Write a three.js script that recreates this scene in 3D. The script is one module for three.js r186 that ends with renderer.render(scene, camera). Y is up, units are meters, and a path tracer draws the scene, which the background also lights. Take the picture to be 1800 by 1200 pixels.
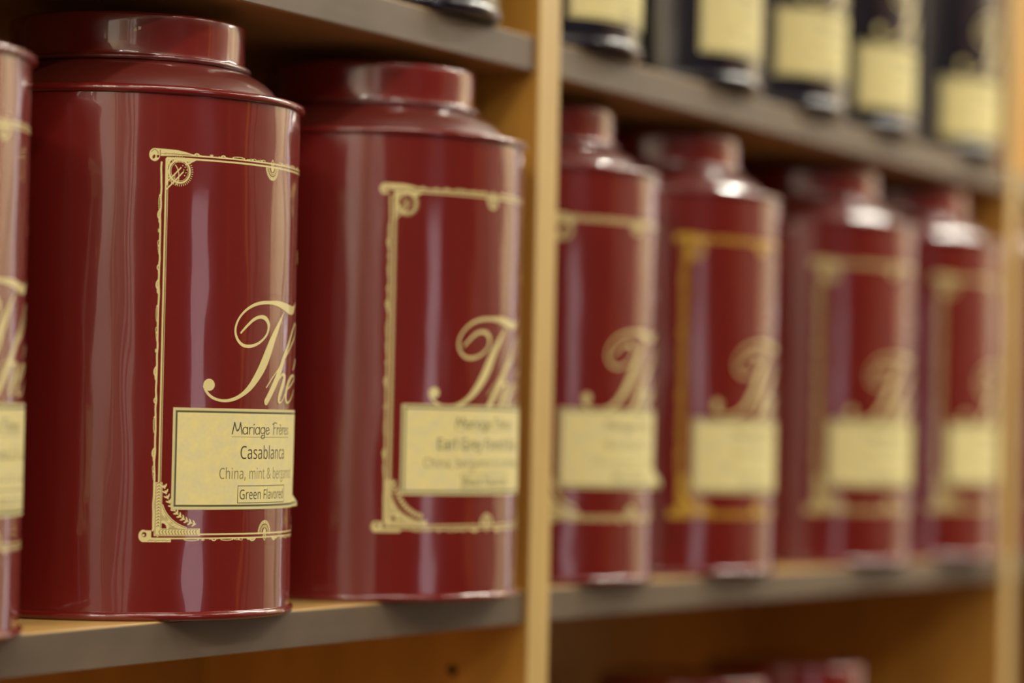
import * as THREE from 'three';
import { RectAreaLightUniformsLib } from 'three/addons/lights/RectAreaLightUniformsLib.js';
import { mergeGeometries } from 'three/addons/utils/BufferGeometryUtils.js';
import { RoundedBoxGeometry } from 'three/addons/geometries/RoundedBoxGeometry.js';
import { createNoise3D } from 'simplex-noise';

// ------------------------------------------------------------------ camera, sky, large lights, exposure
const scene = new THREE.Scene();
const DEG = Math.PI / 180, Y0 = 1.25;                 // Y0: top of the middle shelf above the floor
const camera = new THREE.PerspectiveCamera(2 * Math.atan(600 / 5137.3) / DEG, 1.5, 0.05, 60);
{
  const yaw = 61.2486 * DEG, pitch = 1.5212 * DEG, roll = 1.1927 * DEG;
  const fw = new THREE.Vector3(Math.sin(yaw) * Math.cos(pitch), Math.sin(pitch), -Math.cos(yaw) * Math.cos(pitch));
  const r = new THREE.Vector3().crossVectors(fw, new THREE.Vector3(0, 1, 0)).normalize();
  const u = new THREE.Vector3().crossVectors(r, fw);
  const r2 = r.clone().multiplyScalar(Math.cos(roll)).addScaledVector(u, Math.sin(roll));
  const u2 = u.clone().multiplyScalar(Math.cos(roll)).addScaledVector(r, -Math.sin(roll));
  camera.quaternion.setFromRotationMatrix(new THREE.Matrix4().makeBasis(r2, u2, fw.clone().negate()));
  camera.position.set(-1.2562, Y0 + 0.113, 0.9229);
  camera.focus = 1.605;
  camera.userData.fStop = 2.8;
}
scene.background = new THREE.Color().setRGB(0.78, 0.68, 0.74);   // soft daylight outside the shop windows
RectAreaLightUniformsLib.init();
const renderer = new THREE.WebGLRenderer({ antialias: true });
renderer.toneMapping = THREE.LinearToneMapping;
renderer.toneMappingExposure = 2.45;
renderer.shadowMap.enabled = true;

const LIGHT = { panel: 24, panelColor: [1.0, 0.965, 0.82], wash: 8, washColor: [1.0, 0.93, 0.82] };
const CEILING_LAMPS = [[-2.4, 0.9, 0.4], [-0.4, 0.8, 0.6], [2.05, 0.8, 2.4], [3.4, 0.8, 0.8], [-2.4, 1.95, 0.6], [-0.4, 1.95, 0.9], [1.4, 1.95, 1], [3.4, 1.95, 1]];

// ------------------------------------------------------------------ helpers
let seed = 20240611;
const rand = () => { seed = (seed + 0x6d2b79f5) | 0; let t = Math.imul(seed ^ (seed >>> 15), 1 | seed); t = (t + Math.imul(t ^ (t >>> 7), 61 | t)) ^ t; return ((t ^ (t >>> 14)) >>> 0) / 4294967296; };
const noise3 = createNoise3D(rand);
const used = {};
const numbered = (n) => { const k = (used[n] = (used[n] ?? -1) + 1); return k ? `${n}_${String(k).padStart(3, '0')}` : n; };
function shade(o) { o.castShadow = true; o.receiveShadow = true; return o; }
function part(name, geometry, material, parent) {
  const m = shade(new THREE.Mesh(geometry, material)); m.name = name; parent.add(m); return m;
}
function thing(name, label, category, x, y, z, group) {
  const o = new THREE.Group(); o.name = numbered(name); o.position.set(x, y, z);
  o.userData = { label, category }; if (group) o.userData.group = group;
  scene.add(o); return o;
}
function struct(name, geometry, material) {
  const m = shade(new THREE.Mesh(geometry, material)); m.name = name; m.userData.kind = 'structure'; scene.add(m); return m;
}
const merge = (list) => mergeGeometries(list.map((g) => (g.index ? g.toNonIndexed() : g)));
// box from corner to corner, uv in metres with u along the longest side
function boxAt(x0, x1, y0, y1, z0, z1, bevel = 0) {
  const w = x1 - x0, h = y1 - y0, d = z1 - z0;
  const g = bevel ? new RoundedBoxGeometry(w, h, d, 2, bevel) : new THREE.BoxGeometry(w, h, d);
  g.translate((x0 + x1) / 2, (y0 + y1) / 2, (z0 + z1) / 2);
  const p = g.attributes.position, n = g.attributes.normal, uv = g.attributes.uv;
  for (let i = 0; i < p.count; i++) {
    const a = Math.abs(n.getX(i)), b = Math.abs(n.getY(i)), c = Math.abs(n.getZ(i));
    let s, t;
    if (a >= b && a >= c) { s = p.getY(i); t = p.getZ(i); if (w < h && d > h) { s = p.getZ(i); t = p.getY(i); } }
    else if (b >= c) { s = p.getX(i); t = p.getZ(i); }
    else { s = p.getX(i); t = p.getY(i); if (h > w) { s = p.getY(i); t = p.getX(i); } }
    uv.setXY(i, s, t);
  }
  return g;
}

// ------------------------------------------------------------------ computed surface textures
function dataTexture(w, h, f, srgb = true) {
  const d = new Uint8Array(w * h * 4);
  for (let y = 0; y < h; y++) for (let x = 0; x < w; x++) {
    const c = f(x / w, y / h), i = (y * w + x) * 4;
    d[i] = c[0]; d[i + 1] = c[1]; d[i + 2] = c[2]; d[i + 3] = 255;
  }
  const t = new THREE.DataTexture(d, w, h);
  if (srgb) t.colorSpace = THREE.SRGBColorSpace;
  t.magFilter = t.minFilter = THREE.LinearFilter; t.wrapS = t.wrapT = THREE.RepeatWrapping; t.needsUpdate = true;
  return t;
}
const TAU = Math.PI * 2;
// tileable noise: u, v in 0..1, ku and kv periods around
const tn = (u, v, ku, kv, o = 0) => noise3(Math.cos(u * TAU) * ku + o, Math.sin(u * TAU) * ku, v * kv) * (1 - v) + noise3(Math.cos(u * TAU) * ku + o, Math.sin(u * TAU) * ku, (v - 1) * kv) * v;
function wood(base, contrast, o) {                     // u runs along the grain
  return dataTexture(512, 512, (u, v) => {
    const wave = 0.02 * tn(u, v, 0.4, 3, o);
    const k = 0.55 * tn(u, v + wave, 0.35, 26, o + 7) + 0.3 * tn(u, v, 1.2, 90, o + 13) + 0.25 * tn(u, v, 0.5, 6, o + 3);
    const fleck = Math.max(0, tn(u, v, 5, 160, o + 31) - 0.45) * -0.5;
    const m = 1 + contrast * (k + fleck);
    return base.map((c) => Math.max(0, Math.min(255, c * m)));
  });
}
const woodMap = wood([206, 172, 104], 0.07, 0);
const sideMap = wood([182, 130, 50], 0.08, 20), plankMap = wood([208, 166, 96], 0.07, 40);
const laminateMap = dataTexture(512, 256, (u, v) => {
  const k = 0.5 * tn(u, v, 1.5, 70, 51) + 0.4 * tn(u, v, 4, 30, 57) + 0.5 * tn(u, v, 1.2, 5, 61);
  return [103, 87, 71].map((c) => Math.max(0, Math.min(255, c * (1 + 0.1 * k))));
});
const wallRough = dataTexture(256, 256, (u, v) => { const k = 128 + 60 * tn(u, v, 6, 40, 71); return [k, k, k]; }, false);

const M = {
  maple: new THREE.MeshPhysicalMaterial({ map: woodMap, roughness: 0.42, clearcoat: 0.25, clearcoatRoughness: 0.3 }),
  mapleSide: new THREE.MeshPhysicalMaterial({ map: sideMap, roughness: 0.45, clearcoat: 0.2, clearcoatRoughness: 0.3 }),
  maplePlank: new THREE.MeshPhysicalMaterial({ map: plankMap, roughness: 0.45, clearcoat: 0.2, clearcoatRoughness: 0.3 }),
  laminate: new THREE.MeshPhysicalMaterial({ map: laminateMap, roughness: 0.5 }),
  hole: new THREE.MeshStandardMaterial({ color: 0x1a0f06, roughness: 0.9 }),
  red: new THREE.MeshPhysicalMaterial({ color: new THREE.Color().setRGB(0.172, 0.0112, 0.0085), roughness: 0.22, clearcoat: 1, clearcoatRoughness: 0.015 }),
  redDusty: new THREE.MeshPhysicalMaterial({ color: new THREE.Color().setRGB(0.12, 0.0125, 0.0085), roughness: 0.4, clearcoat: 1, clearcoatRoughness: 0.03 }),
  blue: new THREE.MeshPhysicalMaterial({ color: new THREE.Color().setRGB(0.005, 0.005, 0.014), roughness: 0.22, clearcoat: 1, clearcoatRoughness: 0.02 }),
  blueDusty: new THREE.MeshPhysicalMaterial({ color: new THREE.Color().setRGB(0.01, 0.01, 0.026), roughness: 0.4, clearcoat: 1, clearcoatRoughness: 0.03 }),
  tin: new THREE.MeshStandardMaterial({ color: 0xb8a888, roughness: 0.5 }),
  seal: new THREE.MeshPhysicalMaterial({ color: 0xe2b22a, roughness: 0.4, clearcoat: 0.6, clearcoatRoughness: 0.1 }),
  paper: new THREE.MeshStandardMaterial({ color: 0xd8cb90, roughness: 0.75 }),
  wallCream: new THREE.MeshStandardMaterial({ color: 0xd9ccb0, roughness: 0.8, bumpMap: wallRough, bumpScale: 0.0006 }),
  wallTaupe: new THREE.MeshStandardMaterial({ color: 0x8f7a6e, roughness: 0.8, bumpMap: wallRough, bumpScale: 0.0006 }),
  wallDark: new THREE.MeshStandardMaterial({ color: 0x2c1812, roughness: 0.6 }),
  ceiling: new THREE.MeshStandardMaterial({ color: 0xcfc8b8, roughness: 0.9, bumpMap: wallRough, bumpScale: 0.0006 }),
  floor: new THREE.MeshStandardMaterial({ color: 0x3a2c20, roughness: 0.5, map: woodMap }),
  trim: new THREE.MeshStandardMaterial({ color: 0xe2d3b0, roughness: 0.5 }),
  trimDark: new THREE.MeshStandardMaterial({ color: 0x1d120c, roughness: 0.5 }),
  orangeWood: new THREE.MeshStandardMaterial({ color: 0xd98a38, roughness: 0.4 }),
  doorWhite: new THREE.MeshStandardMaterial({ color: 0xd8d2d2, roughness: 0.5 }),
  pane: new THREE.MeshPhysicalMaterial({ color: 0xffffff, transmission: 1, thickness: 0, roughness: 0.02 }),
  housing: new THREE.MeshStandardMaterial({ color: 0xcfcfc8, roughness: 0.5 }),
  diffuser: new THREE.MeshStandardMaterial({ color: 0xffffff, emissive: new THREE.Color().setRGB(1, 0.95, 0.85), emissiveIntensity: 2, roughness: 0.6 }),
  washGlow: new THREE.MeshStandardMaterial({ color: 0xffffff, emissive: new THREE.Color().setRGB(1, 0.8, 0.55), emissiveIntensity: 2, roughness: 0.6 }),
};

// ------------------------------------------------------------------ the shop room around the shelves
const RX0 = -3.3, RX1 = 5.2, RZ0 = -0.30, RZ1 = 2.35, RH = 2.8, T = 0.12;
struct('floor', boxAt(RX0 - T, RX1 + T, -T, 0, RZ0 - T, RZ1 + T), M.floor);
struct('ceiling', boxAt(RX0 - T, RX1 + T, RH, RH + T, RZ0 - T, RZ1 + T), M.ceiling);
struct('wall_back', boxAt(RX0 - T, RX1 + T, 0, RH, RZ0 - T, RZ0), M.wallCream);
{ // wall across the aisle with one tall window
  const wx0 = -0.22, wx1 = 0.2, wy0 = 0.85, wy1 = 1.68;
  struct('wall_front', merge([
    boxAt(RX0 - T, wx0, 0, RH, RZ1, RZ1 + T), boxAt(wx1, RX1 + T, 0, RH, RZ1, RZ1 + T),
    boxAt(wx0, wx1, 0, wy0, RZ1, RZ1 + T), boxAt(wx0, wx1, wy1, RH, RZ1, RZ1 + T)]), M.wallTaupe);
  const w = new THREE.Group(); w.name = 'window_1'; w.userData.kind = 'structure'; scene.add(w);
  part('window_frame', merge([
    boxAt(wx0, wx0 + 0.02, wy0, wy1, RZ1 + 0.03, RZ1 + 0.07), boxAt(wx1 - 0.02, wx1, wy0, wy1, RZ1 + 0.03, RZ1 + 0.07),
    boxAt(wx0, wx1, wy0, wy0 + 0.02, RZ1 + 0.03, RZ1 + 0.07), boxAt(wx0, wx1, wy1 - 0.02, wy1, RZ1 + 0.03, RZ1 + 0.07)]), M.trimDark, w);
  part('pane', boxAt(wx0 + 0.02, wx1 - 0.02, wy0 + 0.02, wy1 - 0.02, RZ1 + 0.048, RZ1 + 0.052), M.pane, w);
  // dark wood panelling on both sides of the window, up to the orange post
  const panel = (x0, x1) => boxAt(x0, x1, 0, 2.3, RZ1 - 0.03, RZ1, 0.004);
  struct('trim_1', merge([panel(-2.3, -1.5), panel(-1.48, -0.85), panel(-0.83, -0.24), boxAt(-0.23, 0.21, 1.69, 2.3, RZ1 - 0.03, RZ1, 0.004), boxAt(-0.23, 0.21, 0, 0.84, RZ1 - 0.03, RZ1, 0.004), panel(0.22, 0.8), panel(0.82, 1.52)]), M.wallDark);
  struct('trim_9', boxAt(4.12, RX1, 0, RH, RZ1 - 0.02, RZ1), M.wallCream);
  struct('trim_10', merge([-3.2, -2.9, -2.62].map((x, i) => boxAt(x, x + 0.11 + 0.06 * (i % 3), 0, 2.3, RZ1 - 0.03, RZ1, 0.004))), M.doorWhite);
  struct('trim_2', boxAt(1.54, 1.64, 0, 2.4, RZ1 - 0.05, RZ1, 0.004), M.orangeWood);
  struct('trim_3', merge([boxAt(-1.5, -1.48, 0, 2.3, RZ1 - 0.035, RZ1), boxAt(0.8, 0.82, 0, 2.3, RZ1 - 0.035, RZ1)]), M.orangeWood);
  struct('trim_4', merge([boxAt(1.7, 1.78, 0, RH, RZ1 - 0.02, RZ1), boxAt(2.1, 2.16, 0, RH, RZ1 - 0.02, RZ1), boxAt(3.95, 4.1, 0, RH, RZ1 - 0.02, RZ1)]), M.trimDark);
}
{ // left end of the aisle: a white door in a cream frame and a slatted panel beside it
  struct('wall_left', boxAt(RX0 - T, RX0, 0, RH, RZ0, RZ1), M.wallCream);
  const d = new THREE.Group(); d.name = 'door_1'; d.userData.kind = 'structure'; scene.add(d);
  part('door_leaf', merge([boxAt(RX0, RX0 + 0.02, 0, 2.02, 0.06, 0.78), boxAt(RX0, RX0 + 0.035, 0, 2.02, 0.06, 0.2, 0.004), boxAt(RX0, RX0 + 0.035, 0, 2.02, 0.64, 0.78, 0.004), boxAt(RX0, RX0 + 0.035, 0, 1.2, 0.22, 0.62, 0.004)]), M.doorWhite, d);
  part('door_frame', merge([boxAt(RX0, RX0 + 0.05, 0, 2.08, 0.0, 0.055), boxAt(RX0, RX0 + 0.05, 0, 2.08, 0.785, 0.84), boxAt(RX0, RX0 + 0.05, 2.03, 2.08, 0.055, 0.785)]), M.trim, d);
  struct('trim_5', merge([boxAt(RX0, RX0 + 0.02, 0, 2.2, 0.86, 1.0), boxAt(RX0, RX0 + 0.02, 0, 2.2, -0.09, -0.01)]), M.trimDark);
  struct('trim_6', merge(Array.from({ length: 9 }, (_, i) => boxAt(RX0, RX0 + 0.025, 0, 2.2, 1.04 + i * 0.075, 1.075 + i * 0.075 + 0.012 * (i % 3), 0.003))), M.doorWhite);
  struct('trim_7', merge([1.8, 1.94, 2.08, 2.2].map((z, i) => boxAt(RX0, RX0 + 0.03, 0, 2.2, z, z + 0.06 + 0.02 * (i % 2), 0.003))), M.wallTaupe);
}
{ // right end of the aisle: bright cream wall with dark posts and a narrow window
  const wz0 = 0.26, wz1 = 0.58, wy0 = 0.4, wy1 = 2.2;
  struct('wall_right', merge([
    boxAt(RX1, RX1 + T, 0, RH, RZ0, wz0), boxAt(RX1, RX1 + T, 0, RH, wz1, RZ1),
    boxAt(RX1, RX1 + T, 0, wy0, wz0, wz1), boxAt(RX1, RX1 + T, wy1, RH, wz0, wz1)]), M.wallCream);
  const w = new THREE.Group(); w.name = 'window_2'; w.userData.kind = 'structure'; scene.add(w);
  part('window_frame', merge([boxAt(RX1 + 0.03, RX1 + 0.07, wy0, wy1, wz0, wz0 + 0.02), boxAt(RX1 + 0.03, RX1 + 0.07, wy0, wy1, wz1 - 0.02, wz1)]), M.trimDark, w);
  part('pane', boxAt(RX1 + 0.048, RX1 + 0.052, wy0, wy1, wz0 + 0.02, wz1 - 0.02), M.pane, w);
  struct('trim_8', merge([boxAt(RX1 - 0.04, RX1, 0, RH, 0.6, 0.64), boxAt(RX1 - 0.04, RX1, 0, RH, 1.14, 1.27), boxAt(RX1 - 0.04, RX1, 0, RH, -0.1, 0.24)]), M.trimDark);
}
CEILING_LAMPS.forEach(([x, z, k], i) => {
  const o = thing('ceiling_light', `slim ceiling batten light, ${i < 4 ? 'shelf' : 'window'} side row, ${['first', 'second', 'third', 'fourth'][i % 4]} from the white door`, 'light', x, RH, z, 'ceiling batten lights over the aisle');
  part('housing', boxAt(-0.64, 0.64, -0.05, 0, -0.08, 0.08, 0.01), M.housing, o);
  part('diffuser', boxAt(-0.6, 0.6, -0.056, -0.05, -0.035, 0.035), M.diffuser, o);
  const l = new THREE.RectAreaLight(new THREE.Color().setRGB(...LIGHT.panelColor), LIGHT.panel * k, 1.2, 0.07);
  l.position.set(0, -0.06, 0); l.rotation.x = -Math.PI / 2; l.name = 'panel_glow'; o.add(l);
});
for (const [x, k, label] of [[RX1 - 0.6, 4, 'long warm lamp high on the far aisle wall'], [RX0 + 0.7, 6, 'long warm lamp over the white door']]) {
  const o = thing('wall_washer_lamp', label, 'light', x, RH, x > 0 ? 1.5 : 0.9);       // washes one end wall of the aisle
  part('housing', boxAt(-0.08, 0.08, -0.06, 0, -0.7, 0.7, 0.01), M.housing, o);
  part('diffuser', boxAt(-0.06, 0.06, -0.066, -0.06, -0.66, 0.66), M.washGlow, o);
  const l = new THREE.RectAreaLight(new THREE.Color().setRGB(...LIGHT.washColor), LIGHT.wash * k, 0.12, 1.32);
  l.position.set(0, -0.07, 0); l.rotation.x = -Math.PI / 2; l.name = 'washer_glow'; o.add(l);
}

// ------------------------------------------------------------------ the bookcase: uprights, boards, back panels
const XD0 = 0.4506, XD1 = 0.4797, XE0 = 1.3977, XE1 = 1.4268, XL1 = -1.6, XL0 = -1.6291, XR0 = 2.345, XR1 = 2.374;
const ZB = -0.255, ZF = 0.003, TILT = 0.3872 * DEG;
function upright(x0, x1, label) {
  const o = thing('shelf_upright', label, 'shelf upright', x0, 0, 0, 'uprights of the shelf unit');
  part('panel', boxAt(0, x1 - x0, 0, 2.35, ZB, ZF - 0.001, 0.0008), M.mapleSide, o);
  part('edge_band', boxAt(0.0002, x1 - x0 - 0.0002, 0, 2.35, ZF - 0.001, ZF, 0.0004), M.maple, o);
  return o;
}
upright(XL0, XL1, 'pale wooden upright closing the left bay outside the photo');
const mid = upright(XD0, XD1, 'pale wooden upright in the middle, between the second and third full red tins');
upright(XE0, XE1, 'out of focus pale wooden upright along the right edge of the photo');
upright(XR0, XR1, 'pale wooden upright at the far end beyond the photo');
{ // drilled pin hole in the middle upright, below the shelf
  const g = new THREE.CylinderGeometry(0.0038, 0.0038, 0.0006, 20); g.rotateZ(Math.PI / 2); g.translate(-0.0001, Y0 - 0.0559, -0.054);
  const h = part('pin_hole', g, M.hole, mid); h.userData.label = 'dark drilled pin hole';
}
const BAYS = [[XL1, XD0, 0], [XD1, XE0, TILT], [XE1, XR0, TILT]];
const onBay = (bay, x, y, lift = true) => { const t = BAYS[bay][2], dx = x - XD1; if (t && lift) y += 0.0009; return t ? [XD1 + Math.cos(t) * dx + Math.sin(t) * y, Y0 - Math.sin(t) * dx + Math.cos(t) * y, -t] : [x, Y0 + y, 0]; };
function board(bay, top, thick, label) {
  const [x0, x1] = BAYS[bay], [px, py, rot] = onBay(bay, x0 + 0.0006, top, false);
  const o = thing('shelf_board', label, 'shelf board', px, py, 0, 'boards of the shelf unit'); o.rotation.z = rot;
  const w = x1 - x0 - 0.0012;
  part('plank', boxAt(0, w, -thick, 0, ZB + 0.001, -0.0012, 0.0006), M.maplePlank, o);
  const e = part('edge_band', boxAt(0, w, -thick + 0.0004, -0.0009, -0.0012, 0, 0.0004), M.laminate, o);
  e.userData.label = 'grey brown laminate front edge';
}
const LOW = -0.4217, UP = 0.3676;
board(0, 0, 0.022, 'middle shelf board left of the pale upright, carrying the sharp red tin');
board(1, 0, 0.022, 'middle shelf board right of the pale upright, carrying four blurred red tins');
board(2, 0, 0.022, 'middle shelf board beyond the right edge upright');
board(0, UP, 0.0232, 'upper shelf board left of the pale upright, above the sharp red tin');
board(1, UP, 0.0232, 'upper shelf board right of the pale upright, carrying the dark blue tins');
board(2, UP, 0.0232, 'upper shelf board beyond the right edge upright');
board(0, LOW, 0.022, 'lowest shelf board left of the pale upright');
board(1, LOW, 0.022, 'lowest shelf board right of the pale upright, under the two red lids');
board(0, 0.74, 0.022, 'topmost shelf board of the left bay');
board(1, 0.74, 0.022, 'topmost shelf board above the dark blue tins');
for (const [i, label] of [[0, 'wooden back panel of the bay left of the pale upright'], [1, 'wooden back panel of the bay behind the blurred tins'], [2, 'wooden back panel of the bay beyond the right edge upright']]) {
  const [x0, x1] = BAYS[i];
  const o = thing('back_panel', label, 'back panel', x0 - 0.01, 0, 0, 'back panels of the shelf unit');
  part('sheet', boxAt(0, x1 - x0 + 0.02, 0, 2.35, ZB - 0.008, ZB), M.mapleSide, o);
}

// ------------------------------------------------------------------ printing on the tins (all sizes in millimetres: u across, h above the base)
function canvas(u0, u1, h0, h1, s) {
  const c = document.createElement('canvas'); c.width = Math.round((u1 - u0) * s); c.height = Math.round((h1 - h0) * s);
  const x = c.getContext('2d'); x.setTransform(s, 0, 0, -s, -u0 * s, h1 * s);
  return [c, x];
}
function textureOf(c, srgb) {
  const t = new THREE.CanvasTexture(c); t.magFilter = THREE.LinearFilter; t.anisotropy = 8;
  if (srgb) t.colorSpace = THREE.SRGBColorSpace;
  return t;
}
const FR = { u0: -85, u1: 85, h0: 40, h1: 258 };
function frameCanvas() {
  const [c, g] = canvas(FR.u0, FR.u1, FR.h0, FR.h1, 9);
  g.fillStyle = '#000'; g.fillRect(FR.u0, FR.h0, 170, 218);
  const ink = '#fff', gap = '#000';
  const line = (w, ...p) => { g.lineWidth = w; g.beginPath(); g.moveTo(p[0], p[1]); for (let i = 2; i < p.length; i += 2) g.lineTo(p[i], p[i + 1]); g.stroke(); };
  const dot = (x, y, r) => { g.beginPath(); g.arc(x, y, r, 0, TAU); g.fill(); };
  const ring = (x, y, rx, ry, w, a0 = 0, a1 = TAU) => { g.lineWidth = w; g.beginPath(); g.ellipse(x, y, rx, ry, 0, a0, a1); g.stroke(); };
  const leaf = (x, y, l, w, a) => { g.save(); g.translate(x, y); g.rotate(a); g.beginPath(); g.moveTo(0, 0); g.quadraticCurveTo(l / 2, w, l, 0); g.quadraticCurveTo(l / 2, -w, 0, 0); g.fill(); g.restore(); };
  g.lineCap = 'round'; g.lineJoin = 'round';
  // one flourish in its own axes: x along the rule, y outwards
  function flourish(kind) {
    g.fillStyle = g.strokeStyle = ink;
    if (kind === 0) { g.beginPath(); g.ellipse(0, 0.1, 2.0, 1.8, 0, 0, Math.PI); g.fill(); g.fillStyle = gap; g.beginPath(); g.ellipse(0, 0.3, 1.0, 0.5, 0, 0, Math.PI); g.fill(); g.fillStyle = ink; line(0.5, -3.2, 0.3, -2, 0.3); line(0.5, 2, 0.3, 3.4, 0.5); }
    if (kind === 1) { for (const a of [-0.9, -0.45, 0, 0.45, 0.9]) leaf(0, 0, 2.1, 0.45, Math.PI / 2 + a); }
    if (kind === 2) { line(0.9, -5, 0.7, -3, 1.3, 0, 1.4, 3, 1.2, 5, 0.7); g.strokeStyle = gap; for (let i = -4; i < 5; i += 1.1) line(0.28, i, 0.4, i + 0.5, 1.7); }
    if (kind === 3) { ring(-1.6, 0.7, 1.5, 0.8, 0.5); ring(1.9, 0.6, 1.2, 0.6, 0.45); dot(0.2, 0.9, 0.6); dot(4, 0.6, 0.5); dot(5.2, 0.5, 0.4); }
    if (kind === 4) { g.lineWidth = 0.9; g.beginPath(); g.moveTo(-4, 0.2); g.bezierCurveTo(-2, 2.8, 0.5, 2.4, 1.4, 1.3); g.bezierCurveTo(2.2, 0.4, 3.6, 1.6, 4.6, 0.2); g.fill(); g.stroke(); g.strokeStyle = gap; line(0.25, -2.4, 0.6, -1, 1.3); line(0.25, -0.6, 0.5, 0.3, 1.4); }
  }
  const place = (x, y, a, k, m = 1) => { g.save(); g.translate(x, y); g.rotate(a); g.scale(0.85, 0.8 * m); flourish(k); g.restore(); };
  for (const side of [-1, 1]) {
    g.save(); g.scale(side, 1);                         // everything below is drawn for the left half, then mirrored
    g.fillStyle = g.strokeStyle = ink;
    // side rules, the outer one slightly uneven
    line(0.95, 73.5, 46, 73.5, 250);
    g.lineWidth = 1.0; g.beginPath(); g.moveTo(76.3, 49);
    for (let h = 50; h <= 249; h += 1.5) g.lineTo(76.1 + 0.28 * noise3(h * 0.09, side, 5), h);
    g.stroke();
    g.lineWidth = 0.35; line(0.3, 72.4, 60, 72.4, 244);
    // top and bottom rules
    line(0.85, 0, 252.5, 60, 252.5); line(0.95, 0, 250.6, 73, 250.6);
    line(0.95, 0, 46.9, 60, 46.9); line(0.8, 0, 44.7, 68, 44.7);
    // flourishes outside the rules
    const K = [2, 4, 1, 3, 0, 4, 2, 3, 1, 4, 0, 2, 4, 3];
    [226, 219, 211, 203, 191, 181, 166, 156, 146, 134, 119, 106, 90, 81].forEach((h, i) => place(76.3, h, -Math.PI / 2, K[i], 0.75));
    [[56, 0], [47, 1], [39.5, 0], [29, 2], [18, 3], [10, 3], [66, 3]].forEach(([u, k]) => place(u, 252.7, 0, k, 0.9));
    [[12, 4], [22, 3], [31, 2], [40, 0], [47, 1], [54, 2]].forEach(([u, k]) => place(u, 44.5, 0, k, -0.9));
    // top corner: scroll with a rolled end
    g.fillStyle = g.strokeStyle = ink;
    g.beginPath(); g.ellipse(80, 252, 3.0, 3.5, 0, 0, TAU); g.fill();
    g.beginPath(); g.moveTo(80, 255.5); g.lineTo(68, 255.1); g.lineTo(63, 254.3); g.lineTo(57, 252.9); g.lineTo(57, 252.1); g.lineTo(68, 251.9); g.lineTo(77, 251.4); g.fill();
    g.fillStyle = gap; g.beginPath(); g.ellipse(80.4, 250.9, 0.7, 1.2, 0.4, 0, TAU); g.fill(); g.beginPath(); g.ellipse(78.2, 251.2, 0.7, 0.8, 0.4, 0, TAU); g.fill();
    g.strokeStyle = gap; for (let i = 0; i < 16; i++) line(0.14, 77 - i, 252.6 + 0.3 * noise3(i, 1, 1), 74 - i, 252.9 + 0.5 * noise3(i, 2, 1)); ring(80, 252.3, 1.9, 2.4, 0.3, 0.5, 3);
    line(0.35, 77, 251.2, 77, 254.6);
    g.fillStyle = g.strokeStyle = ink;
    for (let i = 0; i < 9; i++) line(0.35, 72.9, 249.9 - i * 0.8, 72.9 - 4.2 + i * 0.42, 250.2);
    for (let i = 0; i < 8; i++) line(0.32, 64 - i * 0.9, 250.2, 62.6 - i * 0.75, 248.6 + i * 0.18);
    // wheel medallion in the corner
    ring(65.9, 243.6, 5.9, 6.2, 1.0); ring(65.9, 243.6, 4.9, 5.2, 0.25);
    for (let i = 0; i < 40; i++) { const a = i / 40 * TAU; if (a < 1.9 || a > 3.6) line(0.35, 65.9 + 6.9 * Math.cos(Math.PI - a), 243.6 + 7.2 * Math.sin(Math.PI - a), 65.9 + 7.7 * Math.cos(Math.PI - a), 243.6 + 8.1 * Math.sin(Math.PI - a)); }
    for (let i = 0; i < 14; i++) { const a = 0.9 + i * 0.09; dot(74 - 9.2 * Math.sin(a) + 1.5, 238 + 9.2 * Math.cos(a) + 3, 0.36); }
    for (const [a, b, e] of [[62.3, 243, 0.3], [61.7, 244.6, 0.3], [62.8, 246, 0.3], [63.6, 244.4, 0.3], [64.2, 246.8, 0.3], [63, 241.4, 0.3]]) dot(a, b, e);
    line(0.7, 73, 237.4, 65.2, 245.6); line(0.7, 73, 233.6, 63.8, 243.4); line(0.3, 70.5, 237.5, 70.5, 240); line(0.3, 68.6, 239.4, 68.6, 242);
    line(0.5, 72.8, 250.2, 72.8, 236); line(0.5, 71.6, 249.6, 71.6, 240); line(0.9, 69, 249.6, 58, 249.6); line(0.7, 62.5, 247.4, 56, 250.6);
    g.strokeStyle = ink; ring(66.5, 249.6, 4, 0.9, 0.4);
    // bottom corner: hatched bands, fan and leaf chain
    g.fillStyle = ink; g.fillRect(71.4, 46, 4.2, 29); g.fillRect(49, 46, 26.5, 4.1);
    g.strokeStyle = gap; line(0.25, 75, 47, 75, 74.6); line(0.25, 72, 50.4, 72, 74.6); line(0.22, 50, 49.7, 72, 49.7); line(0.22, 50, 46.5, 75, 46.5);
    for (let i = 0; i < 15; i++) { const h = 51 + i * 1.65; line(0.32, 74.3, h, 73.2, h + 0.9, 72.8, h + 0.2); }
    for (let i = 0; i < 13; i++) { const u = 51 + i * 1.75; line(0.32, u, 46.9, u + 0.8, 48.4, u + 0.2, 49.1); }
    g.strokeStyle = g.fillStyle = ink;
    for (let i = 0; i <= 12; i++) { const a = Math.PI / 2 + i / 12 * Math.PI / 2, r = 9.2 - 2.6 * Math.sin((i / 12) * Math.PI); line(0.42, 71 + 3.2 * Math.cos(a), 50.6 + 3.2 * Math.sin(a), 71 + r * Math.cos(a), 50.6 + r * Math.sin(a)); }
    for (let i = 0; i <= 16; i++) { const t = i / 16, x = 71.2 * (1 - t) ** 2 + 2 * t * (1 - t) * 67 + 57.5 * t * t, y = 62.5 * (1 - t) ** 2 + 2 * t * (1 - t) * 54 + 50.3 * t * t; line(0.45, 71 + (x - 71) * 0.62, 50.6 + (y - 50.6) * 0.62, x, y); }
    ring(71.2, 50.4, 3.2, 3.2, 1.3, Math.PI / 2, Math.PI);
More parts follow.
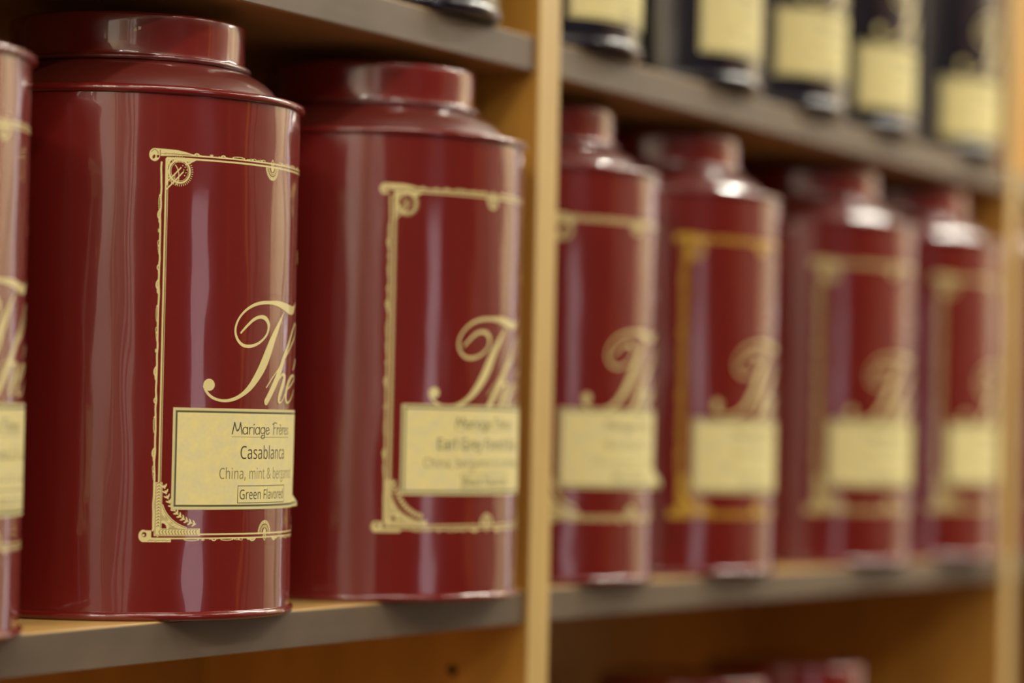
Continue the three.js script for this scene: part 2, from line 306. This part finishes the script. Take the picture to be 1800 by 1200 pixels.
    g.lineWidth = 1.3; g.beginPath(); g.moveTo(71.2, 62.5); g.bezierCurveTo(69.5, 57, 65, 52.6, 57.5, 50.3); g.stroke();
    g.strokeStyle = gap; g.lineWidth = 0.25; g.beginPath(); g.moveTo(71.2, 62.5); g.bezierCurveTo(69.5, 57, 65, 52.6, 57.5, 50.3); g.stroke(); g.strokeStyle = ink;
    for (let i = 0; i <= 11; i++) {
      const t = i / 11, x = 70.2 * (1 - t) ** 2 + 2 * t * (1 - t) * 65.5 + 52 * t * t, y = 72 * (1 - t) ** 2 + 2 * t * (1 - t) * 55.5 + 52.5 * t * t, a = Math.atan2(-16 * (1 - t) - 3 * t, -4.5 * (1 - t) - 13.5 * t);
      leaf(x, y, 2.7, 0.95, a + 2.4); leaf(x, y, 2.7, 0.95, a - 2.4); leaf(x, y, 1.8, 0.8, a + 3.14); dot(x, y, 0.5);
    }
    g.beginPath(); g.ellipse(81.3, 46.0, 2.6, 3.3, 0, 0, TAU); g.fill(); g.fillRect(66, 42.7, 15.5, 2.4); g.fillRect(77, 45, 3, 4);
    g.fillStyle = gap; g.beginPath(); g.ellipse(80.8, 46.7, 1.3, 1.4, 0, 0, TAU); g.fill(); g.fillStyle = ink; dot(81.2, 46.4, 0.7);
    g.strokeStyle = gap; for (let i = 0; i < 12; i++) line(0.16, 79 - i, 43.4 + 0.4 * noise3(i, 3, 1), 77.5 - i, 43.7);
    // centre ornaments: a pendant fan above, a rising fan below
    g.strokeStyle = g.fillStyle = ink;
    for (const [h, s, top, half] of [[250.4, -1, 7.1, 6.4], [47.1, 1, 6.8, 6.6]]) {
      const e = (k, w) => { g.lineWidth = w; g.beginPath(); g.moveTo(0, h + s * top * k); g.bezierCurveTo(half * k * 0.75, h + s * top * k * 0.95, half * k, h + s * top * 0.4 * k, half * k, h); g.stroke(); };
      e(0.86, 1.7); e(0.5, 0.5); e(0.62, 0.4);
      for (let i = 0; i < 11; i++) { const a = i / 10 * Math.PI / 2; dot(half * 0.98 * Math.sin(a) * (1 - 0.06 * Math.sin(2 * a)), h + s * top * 0.98 * Math.cos(a), 0.4); }
      g.beginPath(); g.moveTo(0, h + s * 2.8); g.quadraticCurveTo(1.6, h + s * 2, 1.7, h); g.lineTo(0, h); g.fill();
      g.strokeStyle = gap; for (let i = 0; i < 9; i++) { const a = 0.08 + i / 9 * Math.PI / 2; line(0.22, half * 0.74 * Math.sin(a), h + s * top * 0.74 * Math.cos(a), half * 0.95 * Math.sin(a), h + s * top * 0.95 * Math.cos(a)); }
      g.strokeStyle = ink; const q = h - s * 1.6;
      line(0.55, 0, q - s * 2.6, 1.6, q - s * 0.6, 0.9, q + s * 1.2); line(0.4, 0, q - s * 0.9, 0.7, q, 0, q + s * 0.8);
    }
    g.restore();
  }
  return c;
}
// brush lettering: [u, h, width] along each stroke, smoothed
const LETTERS = [
  [[-24.8, 157.1, 1.1], [-19.4, 161.7, 1.5], [-14.4, 165.1, 1.8], [-9, 166.7, 1.9], [-4, 166, 2.6], [-1, 163, 2.5], [-1.6, 158.6, 1.7], [-4.6, 155.3, 1.4], [-9.4, 152.4, 1.5], [-14.3, 150.7, 1.7], [-19, 150.1, 1.8], [-23.5, 150.9, 1.8], [-27, 153.7, 1.7], [-28.6, 157.7, 1.5], [-28, 161.7, 1.4], [-25.6, 165.8, 1.3], [-21.3, 169.7, 1.4], [-15.6, 172.7, 1.7], [-8.3, 174.5, 1.9], [0.9, 175.1, 2], [9.3, 174.9, 3.1], [18, 173.7, 4.4], [27.2, 172.2, 5.2], [34.5, 172.2, 4.6], [39.5, 174.2, 2.4], [43, 176.7, 0.8]],
  [[17.9, 170.4, 0.5], [13.2, 165.6, 2.4], [8.7, 160.5, 3.8], [4.1, 154.8, 5.2], [-0.1, 148.2, 6], [-4.1, 141.7, 6.2], [-7.8, 136.7, 5.6], [-12.3, 131.7, 4.6], [-17.4, 126.9, 3.4], [-23.1, 123.2, 2.3], [-29.2, 120.7, 1.9], [-35, 119.8, 1.6], [-39.9, 120.3, 1.5], [-44, 121.9, 1.6], [-47, 124.6, 1.5], [-48.4, 127.4, 1.6]],
  [[-1.9, 119.4, 3.84], [3.1, 125, 4.24], [8.9, 131.8, 4.64], [14, 137.8, 4.64], [19.5, 144.7, 4.0], [24.9, 150.1, 3.28], [30.9, 156.2, 2.56], [37.3, 161.8, 1.92], [42.8, 164.8, 1.44], [46, 163.2, 1.36], [43, 158.4, 1.44], [35.2, 153.2, 1.44], [26, 147.6, 1.28], [18.3, 142.7, 1.04], [9.9, 137.2, 0.88], [3.9, 132.9, 0.8], [-1.7, 127.7, 0.8]],
  [[6.6, 127.7, 0.8], [10.2, 131, 0.8], [14.2, 133.9, 1.12], [18, 135.3, 1.76], [21.2, 134.1, 3.36], [19.4, 130.6, 4.16], [16.2, 126.4, 4.16], [13.7, 122.9, 3.68], [13, 120.6, 2.56], [15.1, 119.5, 1.12], [18.4, 120.7, 0.96], [21.6, 123.6, 0.96], [24.3, 126.2, 1.12], [31.1, 128.4, 1.12], [39.7, 131.5, 1.44], [44.6, 133.8, 1.52], [41.1, 135.2, 1.44], [33.1, 133.4, 2.88], [27.5, 129.8, 3.68], [24.8, 125.4, 3.84], [24.3, 121.8, 3.2], [27.5, 119.7, 1.52], [33.6, 120.9, 1.28], [38.9, 123.8, 1.12], [43.5, 127.1, 0.8]],
  [[47, 143.8, 3], [43.8, 141.2, 2.4], [39.4, 138.4, 1]],
];
const LT = { u0: -54, u1: 54, h0: 115, h1: 180 };
function letterCanvas() {
  const [c, g] = canvas(LT.u0, LT.u1, LT.h0, LT.h1, 12);
  g.fillStyle = '#000'; g.fillRect(LT.u0, LT.h0, 108, 65); g.fillStyle = '#fff';
  for (const s of LETTERS) {
    const curve = new THREE.CatmullRomCurve3(s.map((p) => new THREE.Vector3(...p)), false, 'centripetal');
    const P = curve.getPoints(s.length * 14), L = [], R = [];
    P.forEach((p, i) => {
      const a = P[Math.max(0, i - 1)], b = P[Math.min(P.length - 1, i + 1)], d = Math.hypot(b.x - a.x, b.y - a.y) || 1;
      const nx = -(b.y - a.y) / d * p.z / 2, ny = (b.x - a.x) / d * p.z / 2;
      L.push([p.x + nx, p.y + ny]); R.push([p.x - nx, p.y - ny]);
    });
    for (let i = 1; i < P.length; i++) {
      g.beginPath(); g.moveTo(...L[i - 1]); g.lineTo(...L[i]); g.lineTo(...R[i]); g.lineTo(...R[i - 1]); g.closePath(); g.fill();
      g.beginPath(); g.arc(P[i].x, P[i].y, P[i].z * 0.49, 0, TAU); g.fill();
    }
  }
  g.beginPath(); g.ellipse(-45.4, 128.3, 3.6, 3.3, 0, 0, TAU); g.fill();
  return c;
}
const goldOf = (map) => new THREE.MeshPhysicalMaterial({ color: 0xe4d694, roughness: 0.38, clearcoat: 0.5, clearcoatRoughness: 0.05, alphaMap: map, transparent: true, depthWrite: false });
M.goldFrame = goldOf(textureOf(frameCanvas()));
M.goldLetters = goldOf(textureOf(letterCanvas()));
M.goldDeep = M.goldFrame.clone(); M.goldDeep.color.set(0xdcb23c);   // one tin wears a deeper gold

// paper labels, 133 x 55.3 mm
const LB = { u0: -66.5, u1: 66.5, h0: 60.3, h1: 115.6 };
const GLYPHS = {
  M: [0.78, 'M0 0 L.16 1 Q.3 .2 .38 .26 Q.44 .3 .4 .4 M.38 .26 Q.48 .3 .54 .62 L.6 1 L.74 0'], a: [0.5, 'M.4 .6 L.4 0 M.4 .42 Q.3 .64 .16 .58 Q0 .5 .02 .24 Q.05 -.03 .2 0 Q.34 .03 .4 .2'],
  r: [0.36, 'M.06 .6 L.06 0 M.06 .36 Q.14 .66 .32 .56'], i: [0.2, 'M.08 .58 L.08 0 M.06 .8 L.1 .86'], g: [0.5, 'M.4 .6 L.4 -.12 Q.38 -.4 .2 -.38 Q.02 -.34 .08 -.18 Q.14 -.06 .3 -.1 M.4 .42 Q.3 .64 .16 .58 Q0 .5 .02 .26 Q.05 .02 .2 .06 Q.34 .08 .4 .22'],
  e: [0.46, 'M.03 .28 L.36 .36 Q.34 .62 .18 .58 Q0 .5 .02 .25 Q.06 -.03 .22 0 Q.34 .02 .38 .16'], F: [0.52, 'M.13 0 L.14 .98 M0 .86 Q.2 1.1 .5 .96 M.13 .54 L.36 .58'],
  s: [0.36, 'M.28 .48 Q.2 .64 .1 .54 Q0 .4 .15 .3 Q.32 .18 .24 .06 Q.14 -.05 .03 .08'], ' ': [0.3, ''],
};
GLYPHS['è'] = [0.46, GLYPHS.e[1] + ' M.1 .86 L.24 .72'];
function labelTexture(spec, k) {
  const s = 12, [c, g] = canvas(LB.u0, LB.u1, LB.h0, LB.h1, s), W = c.width, H = c.height;
  const img = g.getImageData(0, 0, W, H), d = img.data;
  for (let y = 0; y < H; y++) for (let x = 0; x < W; x++) {      // mottled parchment print
    const a = noise3(x / s * 0.1, y / s * 0.1, k * 9), b = noise3(x / s * 0.3, y / s * 0.3, k * 9 + 4), f = noise3(x * 0.4, y * 0.4, 2);
    const m = 1 + 0.02 * a + 0.015 * b + 0.01 * f, q = 0.5 + 0.5 * Math.tanh(1.3 * (a * 0.8 + b * 0.5));
    const i = (y * W + x) * 4; d[i] = 231 * m; d[i + 1] = (219 - 4 * q) * m; d[i + 2] = (165 - 22 * q) * m; d[i + 3] = 255;
  }
  g.putImageData(img, 0, 0);
  const frame = (inset, w, col) => { g.strokeStyle = col; g.lineWidth = w; g.strokeRect(LB.u0 + inset, LB.h0 + inset, LB.u1 - LB.u0 - 2 * inset, LB.h1 - LB.h0 - 2 * inset); };
  frame(0.75, 1.5, '#d8cc94'); frame(2.0, 1.2, '#8d8a58'); frame(2.1, 0.7, '#4c4e2c');
  g.strokeStyle = '#4a4526'; g.fillStyle = '#4a4526';
  { // first line in a thin curly hand
    const word = 'Mariage Frères', w = [...word].reduce((t, ch) => t + GLYPHS[ch][0], 0), sx = 60 / w;
    let x = -29.4; g.lineCap = 'round'; g.lineJoin = 'round';
    for (const ch of word) {
      g.save(); g.translate(x, 101.7); g.scale(sx, 6.4); const p = new Path2D(GLYPHS[ch][1]);
      g.lineWidth = 0.075; g.stroke(p); g.restore(); x += GLYPHS[ch][0] * sx;
    }
    g.lineWidth = 0.22; g.beginPath(); g.moveTo(-29.6, 100.1); g.lineTo(30.9, 100.1); g.stroke();
  }
  function text(str, half, cap, base, color) {                    // centred line of type between two edges
    g.save(); g.fillStyle = color; g.font = '20px sans-serif'; g.textBaseline = 'alphabetic';
    const w = g.measureText(str).width; g.translate(-half, base); g.scale(2 * half / w, -(cap - base) / 14.3); g.fillText(str, 0, 0); g.restore();
  }
  const marks = (half, base, h, color) => { let x = -half, r = 7 + k; g.fillStyle = color; while (x < half) { r = (r * 37 + 11) % 101; const w = 1.0 + (r % 7) * 0.16; if (r % 5) g.fillRect(x, base, w * 0.35, h * (r % 3 ? 0.62 : 1)); if (r % 4) g.fillRect(x, base + (r % 2 ? 0 : h * 0.5), w, h * 0.16); x += w + (r % 6 ? 0.5 : 2.2); } };
  if (spec.name) text(spec.name, spec.nameHalf, 95.3, 88.2, '#3d391f'); else marks(spec.nameHalf, 88.2, 6.5, '#4a4526');
  if (spec.kind) text(spec.kind, spec.kindHalf, 83.2, 77.2, '#8f8656'); else marks(spec.kindHalf, 77.2, 5, '#9a905c');
  if (spec.box) text(spec.box, spec.boxHalf - 1, 71.2, 66, '#3d391f'); else marks(spec.boxHalf - 1, 66, 5, '#4a4526');
  g.strokeStyle = '#3d391f'; g.lineWidth = 0.4; g.strokeRect(-spec.boxHalf, 63.8, 2 * spec.boxHalf, 9.4);
  return textureOf(c, true);
}
const plain = { nameHalf: 30, kindHalf: 38, boxHalf: 20 };
const LABELS = [
  { nameHalf: 44, kindHalf: 50, boxHalf: 44 },
  { name: 'Casablanca', nameHalf: 23.5, kind: 'China, mint & bergamot', kindHalf: 38, box: 'Green Flavored', boxHalf: 24.2 },
  { name: 'Earl Grey French Blue', nameHalf: 43, kind: 'China, bergamot & cornflowers', kindHalf: 52, box: 'Black Flavored', boxHalf: 24 },
  plain,
].map((s, k) => new THREE.MeshStandardMaterial({ map: labelTexture(s, k), roughness: 0.7 }));

// ------------------------------------------------------------------ tins
// the wall of a tin is slightly dented: its radius wanders by fractions of a millimetre
function makeShape(R, H, RN, HB, HT, variant) {
  const k = R / 0.1;
  const radius = (a, y) => {
    const fade = Math.min(1, Math.max(0, y / 0.02)) * Math.min(1, Math.max(0, (H - y) / 0.02));
    const c = Math.cos(a), s = Math.sin(a), o = variant * 17;
    return R * 0.998 + k * fade * (0.0003 * noise3(c * 2.6 + o, s * 2.6, y * 9) + 0.00007 * noise3(c * 7 + o, s * 7, y * 16) + 0.000012 * noise3(c * 30 + o, s * 30, y * 6));
  };
  const grid = (a0, a1, y0, y1, na, ny, f) => {
    const pos = [], uv = [], idx = [];
    for (let j = 0; j <= ny; j++) for (let i = 0; i <= na; i++) {
      const a = a0 + (a1 - a0) * i / na, y = y0 + (y1 - y0) * j / ny, p = f(a, y);
      pos.push(p[0], p[1], p[2]); uv.push(i / na, j / ny);
    }
    for (let j = 0; j < ny; j++) for (let i = 0; i < na; i++) { const q = j * (na + 1) + i; idx.push(q, q + 1, q + na + 2, q, q + na + 2, q + na + 1); }
    const g = new THREE.BufferGeometry();
    g.setAttribute('position', new THREE.Float32BufferAttribute(pos, 3)); g.setAttribute('uv', new THREE.Float32BufferAttribute(uv, 2)); g.setIndex(idx);
    g.computeVertexNormals();
    return g;
  };
  const at = (a, y, off) => { const r = radius(a, y) + off; return [r * Math.sin(a), y, r * Math.cos(a)]; };
  const lathe = (pts, n = 96) => { const g = new THREE.LatheGeometry(pts.map((p) => new THREE.Vector2(p[0], p[1])), n); return g; };
  const bead = (r, tube, y, flat = 1) => { const g = new THREE.TorusGeometry(r, tube, 12, 128); g.rotateX(Math.PI / 2); g.scale(1, flat, 1); g.translate(0, y, 0); return g; };
  const body = grid(-Math.PI, Math.PI, 0.002, H, 384, 64, (a, y) => at(a, y, 0));
  { // smooth the join at the back
    const n = body.attributes.normal, na = 384;
    for (let j = 0; j <= 64; j++) { const p = j * (na + 1), q = p + na; const v = new THREE.Vector3(n.getX(p) + n.getX(q), n.getY(p) + n.getY(q), n.getZ(p) + n.getZ(q)).normalize(); n.setXYZ(p, v.x, v.y, v.z); n.setXYZ(q, v.x, v.y, v.z); }
  }
  const S = (x) => x * k;
  const shoulder = lathe([[0.0985, 0.0002], [0.092, 0.0003], [0.0906, 0.0006], [0.0898, 0.0014], [0.0890, 0.0026], [0.0877, 0.0048], [0.0861, 0.0072], [0.0840, 0.0098], [0.0806, 0.0130], [0.0759, 0.0161], [0.0715, 0.0184], [0.068, 0.0199], [0.064, 0.0203]].map(([r, y]) => [S(r), H + y / 0.0205 * (HB - H)]));
  const lid = lathe([[0.0001, HT - 0.0022], [RN - 0.006, HT - 0.0022], [RN - 0.0042, HT - 0.0014], [RN - 0.003, HT - 0.0002], [RN - 0.0018, HT], [RN - 0.0006, HT - 0.0005], [RN, HT - 0.0018], [RN, HT - 0.006], [RN - 0.00015, HT - 0.015], [RN, HB + 0.004], [RN + 0.0006, HB + 0.0012], [RN + 0.0012, HB]].reverse());
  const lidBead = bead(RN + 0.0016, 0.0019, HB + 0.0005, 0.9);
  const rim = bead(R * 1.001, 0.0025, H, 1.0);
  const foot = R < 0.09 ? 0.0052 : 0.0025, baseBead = merge([bead(R * 1.0215 - foot, foot, foot), new THREE.CircleGeometry(R * 0.99, 96).rotateX(Math.PI / 2).translate(0, 0.0012, 0)].map((g) => g.toNonIndexed()));
  const patch = (b, off, f = 0.001) => grid(b.u0 * f / R, b.u1 * f / R, b.h0 * f, b.h1 * f, 160, 80, (a, y) => at(a, y, off));
  // thin paper shell; curl lifts the lower right corner off the tin
  function paper(dh, curl) {
    const reach = curl > 0.006 ? 0.3 : 0.15;
    const f = 0.001, th = 0.00016, a0 = LB.u0 * f / R, a1 = LB.u1 * f / R, h0 = LB.h0 * f + dh, h1 = LB.h1 * f + dh;
    const lift = (a, y) => { const s = ((a - a0) / (a1 - a0)), t = (y - h0) / (h1 - h0), e = Math.max(0, s - 0.915) / 0.085, q = Math.min(1, t / reach); return curl * e * e * (1 - q * q * (3 - 2 * q)) * (0.72 + 0.28 * Math.min(1, t / 0.07)) + 0.00018; };
    const up = (a, y) => at(a, y, lift(a, y) + th), dn = (a, y) => at(a, y, lift(a, y));
    const n1 = 120, n2 = 48;
    const rimUV = (g) => { const uv = g.attributes.uv; for (let i = 0; i < uv.count; i++) uv.setXY(i, 0.003, 0.5); return g; };
    const strip = (P, Q, n) => { const pos = [], idx = [], uv = []; for (let i = 0; i <= n; i++) { pos.push(...P(i / n), ...Q(i / n)); uv.push(0.003, 0.5, 0.003, 0.5); if (i < n) idx.push(2 * i, 2 * i + 1, 2 * i + 3, 2 * i, 2 * i + 3, 2 * i + 2); } const g = new THREE.BufferGeometry(); g.setAttribute('position', new THREE.Float32BufferAttribute(pos, 3)); g.setAttribute('uv', new THREE.Float32BufferAttribute(uv, 2)); g.setIndex(idx); g.computeVertexNormals(); return g; };
    const A = (t) => a0 + (a1 - a0) * t, Yt = (t) => h0 + (h1 - h0) * t;
    return merge([
      grid(a0, a1, h0, h1, n1, n2, up), rimUV(grid(a1, a0, h0, h1, n1, n2, dn)),
      strip((t) => up(A(t), h1), (t) => dn(A(t), h1), n1), strip((t) => dn(A(t), h0), (t) => up(A(t), h0), n1),
      strip((t) => up(a0, Yt(t)), (t) => dn(a0, Yt(t)), n2), strip((t) => dn(a1, Yt(t)), (t) => up(a1, Yt(t)), n2)]);
  }
  const frame = patch(FR, 0.00008), letters = patch(LT, 0.00016);
  const sealGeometry = new THREE.CircleGeometry(1, 40); { const p = sealGeometry.attributes.position; for (let i = 0; i < p.count; i++) { const v = at((52.6 + 4.2 * p.getX(i)) * 0.001 / R, 0.2033 + 0.0041 * p.getY(i), 0.0002); p.setXYZ(i, ...v); } sealGeometry.computeVertexNormals(); }
  const chips = [];                                        // two bare spots where the lid lost its lacquer
  for (const c of [[[-90.6, 325.1], [-92, 322.3], [-89, 322.3], [-89.4, 325.1]], [[-88, 325.2], [-87.6, 323.2], [-85.6, 323.7], [-85.4, 325.2]]]) {
    const P = c.map(([u, h]) => { const a = u / 100, r = RN + 0.0001; return [r * Math.sin(a), h * 0.001, r * Math.cos(a)]; });
    const g = new THREE.BufferGeometry(); g.setAttribute('position', new THREE.Float32BufferAttribute(P.flat(), 3)); g.setAttribute('uv', new THREE.Float32BufferAttribute([0, 0, 1, 0, 1, 1, 0, 1], 2)); g.setIndex([0, 1, 2, 0, 2, 3]); g.computeVertexNormals(); chips.push(g);
  }
  return { body, shoulder, lid, lidBead, rim, baseBead, frame, letters, sealGeometry, paper, chips };
}
const RED = [0, 1, 2].map((v) => makeShape(0.1, 0.2875, 0.0676, 0.308, 0.3337, v));
const BLUE = makeShape(0.075, 0.2160, 0.0508, 0.2315, 0.2510, 5);
function makeTin(shape, color, o, labelMaterial, labelDrop, curl, upper = 0, gold = M.goldFrame) {
  const wall = color === 'red' ? M.red : M.blue, dusty = color === 'red' ? M.redDusty : M.blueDusty;
  part('body', shape.body, wall, o);
  part('base_bead', shape.baseBead, wall, o);
  part('rim', shape.rim, wall, o);
  part('shoulder', shape.shoulder, dusty, o);
  const lid = part('lid', shape.lid, wall, o);
  part('lid_bead', shape.lidBead, dusty, lid);
  if (color === 'red') part('printed_frame', shape.frame, gold, o);
  const l = part('printed_lettering', shape.letters, M.goldLetters, o); l.position.y = upper;
  if (color === 'red') part('printed_seal', shape.sealGeometry, M.seal, o);
  part('paper_label', shape.paper(labelDrop, curl), labelMaterial, o);
  return o;
}
// x, z on the board; facing = compass direction of the print (90 = straight into the aisle); label offset in mm
const REDS = [
  [-0.1506, -0.0743, 81, 0, 0, 0.0, 0, 0, 'nearest dark red tin, cut off by the left edge of the photo'],
  [0.1032, -0.0787, 88.6, 1, 0, 0.0045, 0, 1, 'sharp dark red tin, the only one whose cream label is fully readable'],
  [0.3451, -0.0640, 96.5, 2, 0.0053, 0.0, 0, 2, 'slightly blurred red tin standing directly left of the pale middle upright'],
  [0.5852, -0.0848, 95.5, 3, 0.0055, 0.008, 1, 1, 'red tin directly right of the pale middle upright, its label corner peeling away'],
  [0.7924, -0.0805, 96, 3, 0.0015, 0.0, 1, 0, 'blurred red tin, second to the right of the pale middle upright'],
  [1.0865, -0.0810, 103, 3, 0.005, 0.0, 1, 2, 'blurred red tin, third to the right of the pale middle upright'],
  [1.2935, -0.0752, 89.6, 3, 0.006, 0.0, 1, 1, 'farthest red tin before the upright at the right edge of the photo'],
  [1.5350, -0.0600, 90, 3, 0.005, 0.0, 2, 0, 'red tin half hidden beyond the upright at the right edge'],
];
REDS.forEach(([x, z, facing, lab, drop, curl, bay, v, label], i) => {
  const [px, py, rot] = onBay(bay, x, 0);
  const o = thing('tea_tin', label, 'tea tin', px, py, z, 'red tea tins on the middle shelf');
  o.rotation.set(0, (90 - facing) * DEG, rot, 'ZYX');
  makeTin(RED[v], 'red', o, LABELS[lab], drop, curl, 0, i === 4 ? M.goldDeep : M.goldFrame);
  if (i === 4) o.children.find((p) => p.name === 'printed_frame').userData.label = 'deeper gold printed frame';
  if (i === 1) for (const g of RED[v].chips) { const c = part('paint_chip', g, M.tin, o.children.find((p) => p.name === 'lid')); c.userData.label = 'bare chip in the red lacquer'; }
});
for (const [x, label, v] of [[0.8770, 'red tin on the lowest shelf, the left one of the two lids showing', 0], [1.083, 'red tin on the lowest shelf, the right one of the two lids showing', 2]]) {
  const [px, py, rot] = onBay(1, x, LOW);
  const o = thing('tea_tin', label, 'tea tin', px, py, -0.085, 'red tea tins on the lowest shelf');
  o.rotation.set(0, 0, rot, 'ZYX'); makeTin(RED[v], 'red', o, LABELS[3], 0.004, 0);
}
const BLUES = [
  [0.3556, 91, 0, -0.034, 'dark blue tin on the upper shelf left of the pale upright, only its base showing'],
  [0.5585, 84, 1, -0.040, 'dark blue tin on the upper shelf, directly right of the pale upright'],
  [0.7667, 83, 1, -0.037, 'dark blue tin on the upper shelf, second right of the pale upright'],
  [0.9375, 93, 1, -0.034, 'dark blue tin on the upper shelf, third right of the pale upright'],
  [1.0940, 88, 1, -0.0425, 'dark blue tin on the upper shelf, fourth right of the pale upright'],
  [1.3130, 93, 1, -0.046, 'dark blue tin on the upper shelf, fifth and last before the right edge upright'],
];
for (const [x, facing, bay, drop, label] of BLUES) {
  const [px, py, rot] = onBay(bay, x, UP);
  const o = thing('tea_tin', label, 'tea tin', px, py, -0.060, 'dark blue tea tins on the upper shelf');
  o.rotation.set(0, (90 - facing) * DEG, rot, 'ZYX');
  makeTin(BLUE, 'blue', o, LABELS[3], drop, 0, drop);
}
renderer.render(scene, camera);
